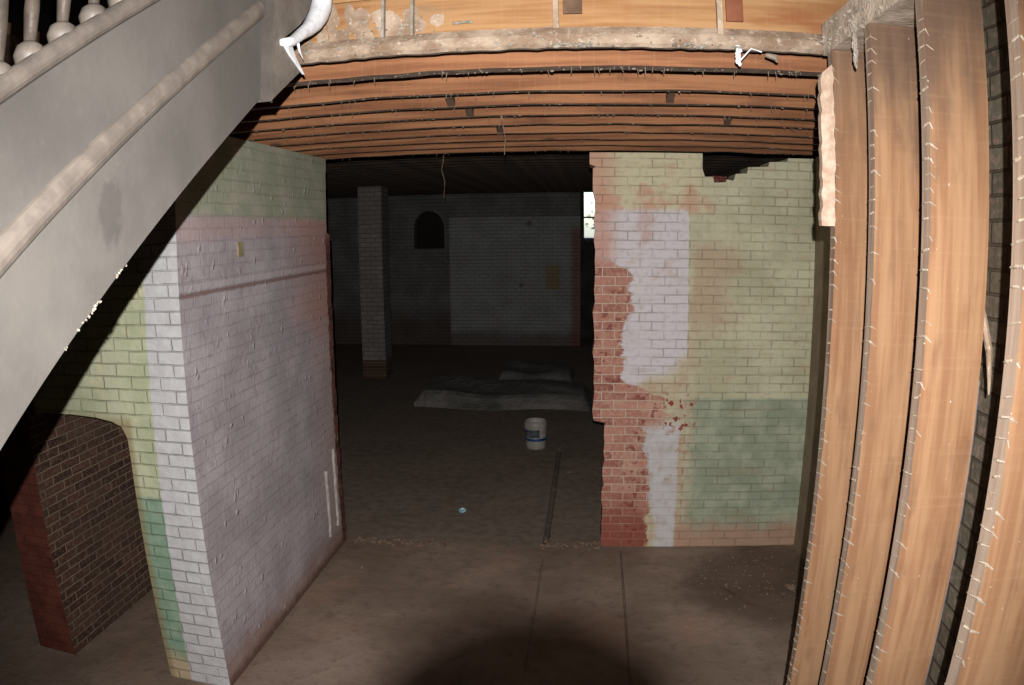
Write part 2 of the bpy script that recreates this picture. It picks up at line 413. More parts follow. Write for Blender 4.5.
def lathe(bm, prof, c=(0, 0, 0), seg=32, mi=0, close=True):
    rings = [[bm.verts.new((c[0] + r * cos(2 * pi * k / seg), c[1] + r * sin(2 * pi * k / seg), c[2] + z)) for k in range(seg)] for r, z in prof]
    for r0, r1 in zip(rings, rings[1:]):
        for k in range(seg): bm.faces.new((r0[k], r0[(k + 1) % seg], r1[(k + 1) % seg], r1[k])).material_index = mi
    if close: bm.faces.new(rings[0]); bm.faces.new(rings[-1])
def chunk(bm, c, s, rnd, mi=0, sub=1, flat=False):
    t = bmesh.new(); bmesh.ops.create_icosphere(t, subdivisions=sub, radius=1)
    q = Matrix.Rotation(rnd.uniform(-.3, .3), 3, 'Y') if flat else Matrix.Rotation(rnd.random() * 6, 3, 'Z') @ Matrix.Rotation(rnd.random() * .6, 3, 'X')
    for v in t.verts:
        k = 1 + rnd.uniform(-.28, .22)
        v.co = q @ Vector((v.co.x * s[0] * k, v.co.y * s[1] * k, v.co.z * s[2] * k)) + Vector(c)
    for f in t.faces: f.material_index = mi
    me = bpy.data.meshes.new('t'); t.to_mesh(me); t.free(); bm.from_mesh(me); bpy.data.meshes.remove(me)

# ================================================================ SETTING
BX0, BX1, BY0, BY1 = -8., 4.5, -2.2, 19.4
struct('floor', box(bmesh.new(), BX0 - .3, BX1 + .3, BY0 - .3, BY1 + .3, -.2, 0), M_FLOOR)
struct('wall_west', box(bmesh.new(), BX0 - .3, BX0, BY0 - .3, BY1 + .3, 0, 6.5), M_SHELL)
struct('wall_east', box(bmesh.new(), BX1, BX1 + .3, BY0 - .3, BY1 + .3, 0, 6.5), M_SHELL)
struct('wall_south', box(bmesh.new(), BX0, BX1, BY0 - .3, BY0, 0, 6.5), M_SHELL)

# back wall with the arched niche cut into it
bm = bmesh.new()
nic = [(-4.42, 2.45), (-3.63, 2.45)] + [(-4.025 + .395 * cos(a), 2.95 + .45 * sin(a)) for a in [pi * k / 8 for k in range(9)]]
x0, x1, zt = BX0, -.24, 4.12
# outline with hole made of four quads strips round the niche
box(bm, x0, -4.42, 17.87, 18.25, 0, zt); box(bm, -3.63, x1, 17.87, 18.25, 0, zt); box(bm, -4.42, -3.63, 17.87, 18.25, 0, 2.45)
arch = [(-3.63, 2.95)] + [(-4.025 + .395 * cos(pi * k / 12), 2.95 + .45 * sin(pi * k / 12)) for k in range(1, 12)] + [(-4.42, 2.95)]
prism(bm, arch + [(-4.42, zt), (-3.63, zt)], 'y', 17.87, 18.25)
box(bm, -4.42, -3.63, 18.2, 18.25, 2.45, zt, mi=1)
struct('wall_back', bm, [M_BACK, mat_plain('niche_shade', lin(38, 32, 30), lin(52, 46, 42), 3)])  # back of the niche coloured dark, recess shade put into the material
# deeper wall with the window
bm = bmesh.new()
WX0, WX1, WZ0, WZ1 = -.185, .85, 2.62, 3.95
box(bm, -1.2, WX0, BY1, BY1 + .3, 0, 4.4); box(bm, WX1, BX1, BY1, BY1 + .3, 0, 4.4)
box(bm, WX0, WX1, BY1, BY1 + .3, 0, WZ0); box(bm, WX0, WX1, BY1, BY1 + .3, WZ1, 4.4)
box(bm, BX0, BX1, BY1, BY1 + .3, 4.4, 6.5); box(bm, BX0, -1.2, BY1, BY1 + .3, 0, 4.4)
struct('wall_window_recess', bm, M_SHELL)
win = bpy.data.objects.new('window_1', None); COL.objects.link(win); win.location = ((WX0 + WX1) / 2, BY1 + .15, WZ0); win['kind'] = 'structure'
def rel(o, parent):           # keep world placement when the parent sits elsewhere
    o.parent = parent; o.matrix_parent_inverse = Matrix.Translation(parent.location).inverted(); return o
bm = bmesh.new()
f = .045
box(bm, WX0, WX0 + f * .6, BY1 + .12, BY1 + .18, WZ0, WZ1); box(bm, WX1 - f, WX1, BY1 + .12, BY1 + .18, WZ0, WZ1)
box(bm, WX0 + f * .6, WX1 - f, BY1 + .12, BY1 + .18, WZ0, WZ0 + f); box(bm, WX0 + f * .6, WX1 - f, BY1 + .12, BY1 + .18, WZ1 - f, WZ1)
box(bm, WX0 + f * .6, WX1 - f, BY1 + .12, BY1 + .18, 3.20, 3.24)
rel(mesh_obj('window_frame', bm, M_FRAMEW), win)
glass = Mat('dusty_window_glass', .15); glass.b.inputs['Transmission Weight'].default_value = 1; glass.b.inputs['IOR'].default_value = 1.05
glass.finish((.9, .95, 1.))
rel(mesh_obj('pane', box(bmesh.new(), WX0 + .03, WX1 - f, BY1 + .145, BY1 + .15, WZ0 + f, 3.20), glass.m), win)
rel(mesh_obj('pane', box(bmesh.new(), WX0 + .03, WX1 - f, BY1 + .145, BY1 + .15, 3.24, WZ1 - f), glass.m), win)
rel(mesh_obj('window_sill', box(bmesh.new(), WX0 - .05, WX1 + .05, BY1 - .06, BY1 - .001, WZ0 - .05, WZ0, .006), M_FRAMEW), win)

# brick wall right of the opening: stepped broken left edge and the hole under the joists
RY0, RY1, ZT = 6.23, 6.56, 3.56
rnd = random.Random(3)
pts = [(.14, 0)]
for k in range(1, 16): pts += [(.135 + rnd.uniform(-.012, .012), k * .078), ]
pts += [(.15, 1.2), (.04, 1.22)]
for k in range(1, 26):
    x = .035 + rnd.uniform(-.012, .012); pts += [(x, 1.22 + k * .088)]
pts += [(.05, 3.44), (.0, 3.46), (.0, ZT), (.97, ZT), (.97, 3.42), (.99, 3.36), (1.06, 3.36), (1.07, 3.31), (1.17, 3.315), (1.18, 3.34), (1.24, 3.33), (1.26, 3.39), (1.36, 3.395), (1.37, 3.45), (1.55, 3.46), (1.56, 3.50), (1.72, 3.51), (1.73, 3.54), (1.98, 3.545), (1.98, 0)]
bm = bmesh.new(); prism(bm, pts, 'y', RY0, RY1)
struct('wall_right', bm, M_RIGHT)
struct('wall_right_return', box(bmesh.new(), 1.98, 2.3, BY0, RY1, 0, ZT), mat_plain('brown_plaster', lin(128, 114, 94), lin(150, 134, 112), 3))
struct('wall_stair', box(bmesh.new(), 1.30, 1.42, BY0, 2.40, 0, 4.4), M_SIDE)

bm = bmesh.new(); box(bm, -.07, .07, -.05, .05, 0, .06, .006)
o = mesh_obj('loose_brick', bm, M_BRICKX); o.location = (1.115, 6.32, 3.312); o.rotation_euler = (0, 0, .3)
tag(o, 'broken brick lying in the ragged hole at the top of the right wall', 'brick')

# left wall: long face plus face with a doorway toward the stairwell
LX, LT, LY0, LY1 = -2.29, -2.76, 3.6, 6.13
bm = bmesh.new()
pts = [(LY0, 0), (LY0, ZT), (6.05, ZT)]
k = 0; z = ZT
while z > .1:
    z -= .078; k += 1
    dx = (.0 if z > 2.9 else .07) + rnd.uniform(-.012, .012)
    pts += [(6.05 + dx, z + .03), (6.05 + dx, z - .03)]
pts += [(6.13, 0)]
prism(bm, pts, 'x', LT, LX)
for f_ in bm.faces:
    c = f_.calc_center_median(); f_.normal_update()
    if abs(c.y - LY0) < .001: f_.material_index = 1
    elif abs(f_.normal.x) < .5: f_.material_index = 2
    elif c.x < -2.6: f_.material_index = 2
wl = struct('wall_left', bm, [M_LEFT, M_FRONT, M_INNER])
# doorway wall
bm = bmesh.new()
AX0, AX1, ZA = -3.62, -2.76, 1.845
ar = [(AX1, 0)]
DT = .3
top = [(-2.76, 1.62), (-2.765, 1.72), (-2.80, 1.79), (-2.87, 1.82), (-3.0, 1.84), (-3.2, 1.85), (-3.45, 1.845), (-3.62, 1.82)]
prism(bm, [(p[0], p[1]) for p in top] + [(-3.62, ZT), (-2.76, ZT)], 'y', LY0, LY0 + DT)
prism(bm, [(-3.62, 0), (-3.62, ZT), (-3.96, ZT), (-3.97, 1.9), (-3.95, 1.0), (-3.98, 0)], 'y', LY0, LY0 + DT)
box(bm, -8, -3.97, LY0, LY0 + DT, 2.1, ZT)
for f_ in bm.faces:
    f_.normal_update()
    if abs(f_.normal.x) > .6: f_.material_index = 1
struct('wall_front_left', bm, [M_FRONT, M_INNER])
struct('wall_passage', box(bmesh.new(), -3.96, -3.62, LY0 + DT, 9.5, 0, ZT), M_INNER)
struct('wall_far_left', box(bmesh.new(), -8, -3.96, 6.4, 6.7, 0, ZT), mat_plain('grey_limewash', lin(84, 82, 80), lin(104, 102, 98), 2))
# sub floor above the joists, with the stair opening left out
bm = bmesh.new()
for a in ((BX0, BX1, 2.72, 6.55, 3.80, 3.85), (BX0, BX1, 6.55, BY1, 4.13, 4.18), (BX0, -2.3, BY0, 2.72, 3.80, 3.85), (1.42, BX1, BY0, 2.72, 3.80, 3.85), (BX0, BX1, 6.53, 6.55, 3.85, 4.18)):
    box(bm, *a)
struct('ceiling', bm, M_BLOCK)
struct('ceiling_upper_floor', box(bmesh.new(), BX0 - .3, BX1 + .3, BY0 - .3, BY1 + .3, 6.5, 6.7), M_UPPER)
struct('ground', box(bmesh.new(), -12, 14, BY1 + .3, 45, 2.2, 2.4), M_SOIL)

# ================================================================ JOISTS
def joist(front, x0, x1, z0, dep, th, mats, seed, nibs, label, group=None):
    o = empty('floor_joist', (0, front, z0), label, 'joist', group)
    bm = bmesh.new(); r = random.Random(seed)
    n = 40
    # slightly waney beam
    for i in range(n + 1):
        pass
    rings = []
    for i in range(n + 1):
        x = x0 + (x1 - x0) * i / n
        a, b = r.uniform(-.003, .003), r.uniform(-.004, .004)
        rings.append([bm.verts.new(c) for c in ((x, a, b), (x, th + a, b), (x, th, dep), (x, 0, dep))])
    for p, q in zip(rings, rings[1:]):
        for k in range(4):
            f = bm.faces.new((p[k], p[(k + 1) % 4], q[(k + 1) % 4], q[k])); f.material_index = 1 if k == 0 else 0
    bm.faces.new(rings[0]); bm.faces.new(rings[-1])
    mesh_obj('beam', bm, mats, o)
    if nibs:
        bm = bmesh.new()
        for i in range(nibs):
            x = r.uniform(x0, x1); s = r.uniform(.002, .006)
            chunk(bm, (x, r.uniform(0, th), -.001), (s * r.uniform(1, 2.2), s, s * r.uniform(.6, 1.3)), r)
        for i in range(nibs // 2):
            x = r.uniform(x0, x1); y = r.uniform(0, th); l = r.uniform(.008, .028)
            tube(bm, [(x, y, .003), (x + r.uniform(-.008, .008), y, -l)], [.0018, .0010], 4)
        p = mesh_obj('plaster_nibs', bm, M_NIB, o); p['kind'] = 'stuff'
    return o
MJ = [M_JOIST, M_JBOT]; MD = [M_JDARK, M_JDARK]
JX0 = -7.9
names = ['second', 'third', 'fourth', 'fifth', 'sixth', 'seventh', 'eighth', 'ninth']
joist(2.90, -3.2, 1.9, 3.56, .24, .085, MJ, 1, 150, 'orange-brown timber joist directly behind the plaster-streaked stair header', 'joists between the stair header and the brick walls')
ys = [3.40, 3.77, 4.14, 4.51, 4.90, 5.29, 5.68, 6.06]
for i, y in enumerate(ys):
    joist(y, JX0, 1.9 if y < 6.2 else 4.4, 3.56, .24, .05, MJ, 10 + i, 170 if i < 5 else 90,
          'rough orange-brown ceiling joist, %s behind the stair header%s' % (names[i], ', over the front of the brick walls' if i == 7 else ''), 'joists between the stair header and the brick walls')
y = 6.75; i = 0
while y < 17.7:
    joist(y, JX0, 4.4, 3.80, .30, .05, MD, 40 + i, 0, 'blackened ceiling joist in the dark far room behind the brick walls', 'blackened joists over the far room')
    y += .42; i += 1
# bridging blocks between joists
def bridging(x, y, label):
    o = empty('bridging_strut', (x, y, 3.53), label, 'strut', 'bridging struts between joists')
    bm = bmesh.new(); bm2 = bmesh.new()
    for b_, s in ((bm, 1), (bm2, -1)):
        prism(b_, [(0, .03 if s > 0 else .16), (0, .07 if s > 0 else .20), (.318, .20 if s > 0 else .07), (.318, .16 if s > 0 else .03)], 'x', -.02 + (s > 0) * .045, .02 + (s > 0) * .045)
        mesh_obj('strut_bar', b_, M_BLOCK, o)
bl = [(-.72, 3.452, 'crossed wooden struts in the second joist bay, left of the hanging wires'), (.42, 3.452, 'crossed wooden struts in the second joist bay, right of the hanging wires'),
      (-.68, 3.822, 'crossed wooden struts in the third joist bay near the middle of the ceiling'), (-.60, 4.562, 'dark crossed struts deeper in the ceiling, between the fifth and sixth joists'),
      (.86, 4.192, 'crossed wooden struts in the fourth joist bay toward the right studs')]
for b in bl: bridging(*b)

# ================================================================ STAIR HEADER
hd = empty('stair_header', (0, 2.664, 3.575), 'wide timber header over the far side of the stair opening, streaked with old plaster', 'header')
HX0, HX1 = -1.35, 1.12
bm = bmesh.new(); r = random.Random(5); rings = []
n = 70
for i in range(n + 1):
    x = HX0 + (HX1 - HX0) * i / n; a = r.uniform(-.003, .003); b = r.uniform(-.003, .002)
    rings.append([bm.verts.new(c) for c in ((x, -.012 + a, b), (x, .01, b), (x, .015, .085), (x, .008 + a * .5, .085), (x, -.018 + a, .05), (x, -.03 + a, .012 + b))])
for p, q in zip(rings, rings[1:]):
    for k in range(6):
        f = bm.faces.new((p[k], p[(k + 1) % 6], q[(k + 1) % 6], q[k])); f.material_index = 1 if k == 0 else 0
bm.faces.new(rings[0]); bm.faces.new(rings[-1])
mesh_obj('lower_board', bm, [M_DUST, M_JBOT], hd)
for k in range(3):
    mesh_obj('sheathing_board', box(bmesh.new(), HX0, HX1, .02, .045, .086 + k * .16, .086 + k * .16 + .157, .003), M_SHEATH, hd)
for x in (-.116, .493, -.66, -.775):
    w = .011 if x > -.3 else .006
    bm = bmesh.new(); box(bm, x - w, x + w, -.012, .019, .058 if x > 0 else .075, .5, .003)
    mesh_obj('cleat', bm, M_DUST if x > -.3 else M_PLNEAR, hd)
mesh_obj('wood_block', box(bmesh.new(), -.09, -.018, .004, .019, .138, .26, .002), M_BLOCK, hd)
mesh_obj('wood_block', box(bmesh.new(), .52, .585, .004, .019, .115, .26, .002), mat_plain('red_block_wood', dim(lin(150, 90, 64), .5), dim(lin(172, 110, 82), .5), 9), hd)
bm = bmesh.new()
for i in range(120):          # plaster smears and lumps left along the header
    x = r.choice([r.uniform(-1.2, -.6), r.uniform(HX0, HX1)]); z_ = abs(r.gauss(0, .035)) + .0
    if x < -.55: z_ = r.uniform(0, .16)
    s = r.uniform(.002, .007)
    chunk(bm, (x, (-.028 if z_ < .05 else (-.005 if z_ < .086 else .018)), z_), (s * 2.4, .004, s), r)
for x, w in ((-.04, .03), (.0, .03), (-.02, .05), (.34, .03), (.40, .03), (.55, .012), (-.1, .03)):
    for q in range(5): chunk(bm, (x + r.uniform(-w, w), -.03, .004 + r.uniform(-.006, .008)), (.016, .008, .007), r)
for q in range(16): chunk(bm, (-.50 + q * .0045, -.0, .115 + q * .0002), (.008, .006, .006), r)
for i in range(26):
    x = r.uniform(-1.05, -.55); chunk(bm, (x, .02, r.uniform(.09, .22)), (r.uniform(.018, .04), .0015, r.uniform(.025, .05)), random.Random(i), mi=1, sub=2, flat=True)
t = mesh_obj('plaster_smears', bm, [M_PLNEAR, M_DUST], hd); t['kind'] = 'stuff'
bm = bmesh.new()
tube(bm, [(.55, -.03, .01), (.553, -.032, -.03), (.548, -.03, -.06)], [.010, .007, .006], 6)
tube(bm, [(.55, -.03, -.055), (.60, -.034, .0), (.64, -.03, -.01)], [.004, .003, .003], 5)
for q in range(6): chunk(bm, (.55 + r.uniform(-.01, .01), -.032, -.01 - q * .01), (.010, .008, .010), r)
mesh_obj('hanging_plaster', bm, M_LIP, hd)['label'] = 'white plaster drip hanging under the header'
bm = bmesh.new()
tube(bm, [(.655, -.03, -.02), (.69, -.035, -.03), (.70, -.03, -.045)], [.008, .012, .006], 6)
mesh_obj('plaster_scrap', bm, M_NIB, hd)

# ================================================================ STUDS on the right
SX = .872
def stud(yb, xw, z0, z1, seed, label, warp=0):
    o = empty('wall_stud', (SX, yb, z0), label, 'stud', 'bare wall studs on the right')
    bm = bmesh.new(); rr = random.Random(seed); n = 60; rings = []
    th = .05; H = z1 - z0
    for i in range(n + 1):
        z = H * i / n; a = rr.uniform(-.0015, .0015); bw = warp * sin(pi * i / n)
        rings.append([bm.verts.new(c) for c in ((a + bw, -th, z), (xw + bw, -th, z), (xw + bw, 0, z), (bw, 0, z))])
    for p, q in zip(rings, rings[1:]):
        for k in range(4):
            f = bm.faces.new((p[k], p[(k + 1) % 4], q[(k + 1) % 4], q[k])); f.material_index = 1 if k == 3 else 0
    bm.faces.new(rings[0]); bm.faces.new(rings[-1])
    mesh_obj('timber', bm, [M_STUD, M_EDGE], o)
    bm = bmesh.new(); z = .05
    while z < H - .05:
        if rr.random() < .86:
            l = rr.uniform(.45, 1.) * th; y0 = -th + rr.uniform(0, th - l); sl = rr.uniform(.002, .012)
            w = rr.uniform(.0014, .0045)
            tube(bm, [(-.001, y0, z + sl), (-.004, y0 + l * .5, z + sl * .5), (-.001, y0 + l, z)], [w * .7, w, w * .6], 5)
            if rr.random() < .55:   # smear turns the corner onto the wide face
                tube(bm, [(-.001, -th - .001, z + sl), (rr.uniform(.006, .024), -th - .0015, z + sl + rr.uniform(-.006, -.022))], [w, w * .4], 5)
        z += .041 + rr.uniform(-.006, .006)
    for i in range(50):
        s = rr.uniform(.001, .003); chunk(bm, (rr.choice([-.001, rr.uniform(0, xw)]), -th - .0005, rr.uniform(0, H)), (s, .0012, s * 1.5), rr)
    t = mesh_obj('lath_marks', bm, M_MARK, o); t['kind'] = 'stuff'
    return o
stud(2.56, .17, 0, 3.556, 1, 'bare wooden stud farthest from the camera, with a pale plaster strip on its left edge')
stud(2.185, .175, 0, 3.556, 2, 'bare wooden stud second from the brick wall, ending under the slanting whitish plate')
stud(1.80, .178, 0, 4.35, 3, 'wide bare stud with dark grey stained top, third from the brick wall')
stud(1.355, .20, 0, 4.35, 4, 'nearest bare stud at the right edge of the photo')
# plaster strip left on the farthest stud
bm = bmesh.new(); r = random.Random(9); L = []; R_ = []
for i in range(25):
    z = 2.925 + (3.465 - 2.925) * i / 24
    L.append((.812 + r.uniform(-.004, .004) + (.012 if i == 24 else 0), z)); R_.append((.860 + r.uniform(-.003, .003), z + (.03 if i == 24 else 0)))
prism(bm, L + R_[::-1], 'y', 2.475, 2.508)
o = mesh_obj('plaster_strip', bm, M_STRIP); tag(o, 'pale cream strip of lath plaster clinging to the left of the farthest stud', 'plaster')
# grey board behind the third stud
bm = bmesh.new(); box(bm, 1.052, 1.085, 1.80, 1.86, 0, 2.52, .004)
tag(mesh_obj('furring_strip', bm, mat_plain('grey_furring', dim(lin(150, 142, 146), .4), dim(lin(178, 168, 168), .4), 9)), 'greyish furring strip behind the right edge of the wide third stud', 'strip')
bm = bmesh.new(); tube(bm, [(1.052, 1.815, 2.78), (1.075, 1.805, 2.70), (1.105, 1.80, 2.60), (1.118, 1.80, 2.48)], [.006, .012, .010, .003], 6)
tag(mesh_obj('lath_splinter', bm, M_DUST), 'torn pale wooden splinter sticking out behind the third stud', 'splinter')
# plate above the first studs
pl = empty('top_plate', (SX, 2.5, 3.556), 'whitish plaster-caked plate running over the two farthest studs', 'plate')
bm = bmesh.new(); prism(bm, [(-.004, .0), (.2, 0), (.2, .12), (-.004, .12)], 'y', -.69, .10)
mesh_obj('plate_board', bm, mat_plain('pale_plate', dim(lin(176, 158, 138), .75), dim(lin(218, 200, 182), .8), 9, .95, .8), pl)
bm = bmesh.new(); r = random.Random(4)
for i in range(60):
    chunk(bm, (-.005, r.uniform(-.6, .09), r.uniform(0, .12)), (.003, .014, .007), r)
for i in range(46):
    t_ = r.random(); chunk(bm, (-.010 + r.uniform(-.006, .006) * (1.3 - t_), -.25 + r.uniform(-.012, .012) * (1.3 - t_), .05 - t_ * .16), (.008 - t_ * .004, .008, .014), r)
t = mesh_obj('plaster_lumps', bm, M_PLNEAR, pl); t['kind'] = 'stuff'
bm = bmesh.new(); box(bm, 1.0, 1.10, 2.515, 2.555, 3.56, 3.8)
# ================================================================ STAIRCASE on the left
st = empty('staircase', (-1.05, 1.0, 0), 'dark grey painted staircase side rising to the upper floor, with moulded band and newel', 'staircase')
S = .665
def zb(y): return 2.604 + .018 + S * (y - .97) * 1.0   # bottom line, for x=-1.0 scale
K = 1.05
# everything is laid out in the plane x=-1.05; a measured point (y,z) in the plane x=-1 scales about the camera
def sy(y): return y * K
def sz(z): return 2.9 + (z - 2.9) * K
def line(zref, yref, slope): return lambda y: zref + slope * (y - yref)
fb = line(sz(2.604), sy(.968), .667); fm = line(sz(2.912), sy(.99), .664); ft = line(sz(3.200), sy(.969), .628)
Y0, Y1 = -.1, 2.152
def ribbon(name, f0, f1, x0, x1, y0, y1, mat, parent=st, bev=0, seg=20):
    bm = bmesh.new(); rr = []
    for i in range(seg + 1):
        y = y0 + (y1 - y0) * i / seg
        rr.append([bm.verts.new(c) for c in ((x1, y, f0(y)), (x1, y, f1(y)), (x0, y, f1(y)), (x0, y, f0(y)))])
    for p, q in zip(rr, rr[1:]):
        for k in range(4): bm.faces.new((p[k], p[(k + 1) % 4], q[(k + 1) % 4], q[k]))
    bm.faces.new(rr[0]); bm.faces.new(rr[-1])
    if bev: bmesh.ops.bevel(bm, geom=[e for e in bm.edges if abs((e.verts[0].co - e.verts[1].co).normalized().y) > .7], offset=bev, segments=3, affect='EDGES')
    return rel(mesh_obj(name, bm, mat), parent)
ribbon('stringer', lambda y: fb(y), lambda y: ft(y) - .02, -1.09, -1.05, Y0, Y1, M_METAL)
ribbon('lower_panel', lambda y: fb(y) + .0, lambda y: fm(y) - .03, -1.0495, -1.041, Y0, Y1, M_METAL)
# half round moulding
def mould(name, fc, rad_x, rad_z, xc, y0, y1, mat, parent=st):
    bm = bmesh.new(); rr = []
    for i in range(21):
        y = y0 + (y1 - y0) * i / 20
        rr.append([bm.verts.new((xc + rad_x * cos(a), y - sin(a) * rad_z * .35, fc(y) + rad_z * sin(a))) for a in [-pi / 2 + pi * k / 8 for k in range(9)]])
    for p, q in zip(rr, rr[1:]):
        for k in range(8): bm.faces.new((p[k], p[k + 1], q[k + 1], q[k]))
        bm.faces.new((p[8], p[0], q[0], q[8]))
    bm.faces.new(rr[0]); bm.faces.new(rr[-1])
    return rel(mesh_obj(name, bm, mat, smooth=False), parent)
mould('moulded_band', fm, .022, .031, -1.049, Y0, Y1 - .01, M_BEAD)
mould('cap_moulding', lambda y: ft(y) - .014, .022, .024, -1.052, Y0, Y1, M_BEAD)
# treads and risers hidden behind the string
for k in range(7):
    y = -.02 + k * .285; z_ = fb(y) + .12
    bm = bmesh.new(); box(bm, -2.0, -1.092, y - .02, y + .285, z_ + .17, z_ + .20, .008)
    rel(mesh_obj('tread', bm, M_DARKMETAL), st)
    bm = bmesh.new(); box(bm, -2.0, -1.092, y + .262, y + .28, z_ + .203, z_ + .357)
    rel(mesh_obj('riser', bm, M_DARKMETAL), st)
for y in (.87, .955, 1.035, 1.125, 1.225, 1.33, 1.435, 1.54, 1.645, 1.75, 1.855, 1.96):
    zc = ft(y) + .000
    o_ = bmesh.new()
    lathe(o_, [(.012, .02), (.017, .10), (.014, .2), (.017, .4), (.013, .75)], (-1.078, y, zc), 14)
    b = rel(mesh_obj('baluster', o_, M_DARKMETAL, smooth=True), st)
    o_ = bmesh.new(); lathe(o_, [(.012, -.03), (.028, -.012), (.034, .006), (.028, .026), (.014, .036)], (-1.078, y, zc), 18)
    m_ = mesh_obj('shoe', o_, M_BEAD, smooth=True); m_.parent = b; m_.matrix_parent_inverse = Matrix.Translation(-Vector(st.location)) if False else Matrix.Identity(4)
ribbon('handrail', lambda y: ft(y) + .76, lambda y: ft(y) + .81, -1.11, -1.05, .6, Y1, M_DARKMETAL, bev=.01)
# newel
nw = bmesh.new()
NP = [(2.147, 3.342), (2.20, 3.336), (2.272, 3.362), (2.535, 3.522), (2.46, 3.545), (2.33, 3.585)]
# curved edge following the white lip (measured in the plane x=-1.0)
CI = [(2.195, 3.553), (2.25, 3.572), (2.328, 3.618), (2.385, 3.655), (2.426, 3.689), (2.465, 3.735), (2.489, 3.778), (2.505, 3.84), (2.51, 3.92), (2.51, 4.1)]
body = [(2.153, 3.335), (2.163, 3.344), (2.407, 3.489)] + [(2.215, 3.545)] + CI[1:] + [(2.153, 4.1)]
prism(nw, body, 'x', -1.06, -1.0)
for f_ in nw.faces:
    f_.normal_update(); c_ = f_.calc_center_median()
    if abs(f_.normal.y) > .9 and c_.y < 2.16: f_.material_index = 1  # front face gets a darker paint that imitates its shade
rel(mesh_obj('newel_post', nw, (lambda a_: [a_, mat_plain('shaded_newel_paint', dim(lin(70, 64, 60), .7), dim(lin(86, 80, 74), .7), 7, .6, .3)])(mat_plain('newel_paint', dim(lin(104, 98, 92), .75), dim(lin(130, 122, 114), .75), 7, .6, .3))), st)
bm = bmesh.new()
CO = [(2.225, 3.535), (2.32, 3.555), (2.402, 3.600), (2.475, 3.632), (2.547, 3.675), (2.60, 3.712), (2.63, 3.746), (2.64, 3.80), (2.647, 3.86), (2.65, 4.1)]
tube(bm, [(-.992, (a_[0] + b_[0]) / 2, (a_[1] + b_[1]) / 2) for a_, b_ in zip(CI, CO)], [.012, .018] + [max(.021, (Vector(a_) - Vector(b_)).length / 2) * .58 for a_, b_ in list(zip(CI, CO))[2:]], 14)
rel(mesh_obj('curved_lip', bm, M_LIP, smooth=True), st)['label'] = 'white painted curved lip'
bm = bmesh.new(); prism(bm, [(2.23, 3.545), (2.30, 3.55), (2.33, 3.52), (2.412, 3.474), (2.40, 3.478), (2.29, 3.515)], 'x', -1.001, -.992)
tube(bm, [(-.99, 2.34, 3.575), (-.99, 2.36, 3.545), (-.99, 2.39, 3.525)], [.006, .004, .001], 5)
rel(mesh_obj('torn_lip_edge', bm, M_LIP), st)
bm = bmesh.new(); r = random.Random(2)
for i in range(26):
    y = r.choice([1.19, 1.24, 1.29, 1.38, 1.42]) + r.uniform(-.02, .02)
    chunk(bm, (-1.04, y, fb(y) + r.uniform(-.004, .004)), (.002, .004, .003), r)
for i in range(5): chunk(bm, (-1.03, 2.175 + i * .010, 3.345), (.004, .005, .002), r)
t = mesh_obj('paint_flakes', bm, M_PLNEAR); t['kind'] = 'stuff'; rel(t, st)

# ================================================================ FAR ROOM
# pillar
pi_ = empty('brick_pillar', (-4.26, 13.9, 0), 'pale painted brick pillar standing in the dark far room left of the opening', 'pillar')
bm = bmesh.new(); box(bm, -.24, .24, -.24, .24, .36, 3.8, .006); mesh_obj('shaft', bm, M_PILLAR, pi_)
bm = bmesh.new(); box(bm, -.245, .245, -.245, .245, 0, .36, .006); mesh_obj('worn_base', bm, M_INNER, pi_)['label'] = 'bare reddish brick base'
# broken slab
def slab(name, x0, x1, y0, y1, h, seed, label, tip=0):
    r = random.Random(seed); bm = bmesh.new(); nx, ny = 60, 14; g = []
    for i in range(nx + 1):
        row = []
        for j in range(ny + 1):
            u, v = i / nx, j / ny
            x = x0 + (x1 - x0) * u; y = y0 + (y1 - y0) * v
            if j == 0: y += .08 * sin(u * 9 + seed) + r.uniform(-.015, .015)
            if i == 0: x += r.uniform(-.05, .12)
            e = min(v * ny / 2.5, (1 - v) * ny / 1.0, u * nx / 3., (1 - u) * nx / 3., 1)
            z = h * max(0, e) * (1 + .12 * sin(u * 11) + .1 * sin(v * 7 + u * 5)) * (1 + .22 * v) + (r.uniform(-.006, .006) if e > .1 else 0)
            row.append(bm.verts.new((x, y, max(z, 0))))
        g.append(row)
    for i in range(nx):
        for j in range(ny): bm.faces.new((g[i][j], g[i + 1][j], g[i + 1][j + 1], g[i][j + 1]))
    ed = [e for e in bm.edges if e.is_boundary]
    ret = bmesh.ops.extrude_edge_only(bm, edges=ed)
    for v in [v for v in ret['geom'] if isinstance(v, bmesh.types.BMVert)]: v.co.z = 0
    bmesh.ops.remove_doubles(bm, verts=bm.verts, dist=.0008)
    o = mesh_obj(name, bm, M_SLAB); tag(o, label, 'slab'); return o
slab('concrete_slab', -2.95, .05, 11.35, 12.75, .19, 1, 'long low broken concrete slab lying across the dark far floor behind the bucket')
slab('concrete_slab', -1.75, -.3, 13.3, 14.6, .16, 4, 'smaller broken concrete slab behind the long one in the far room')

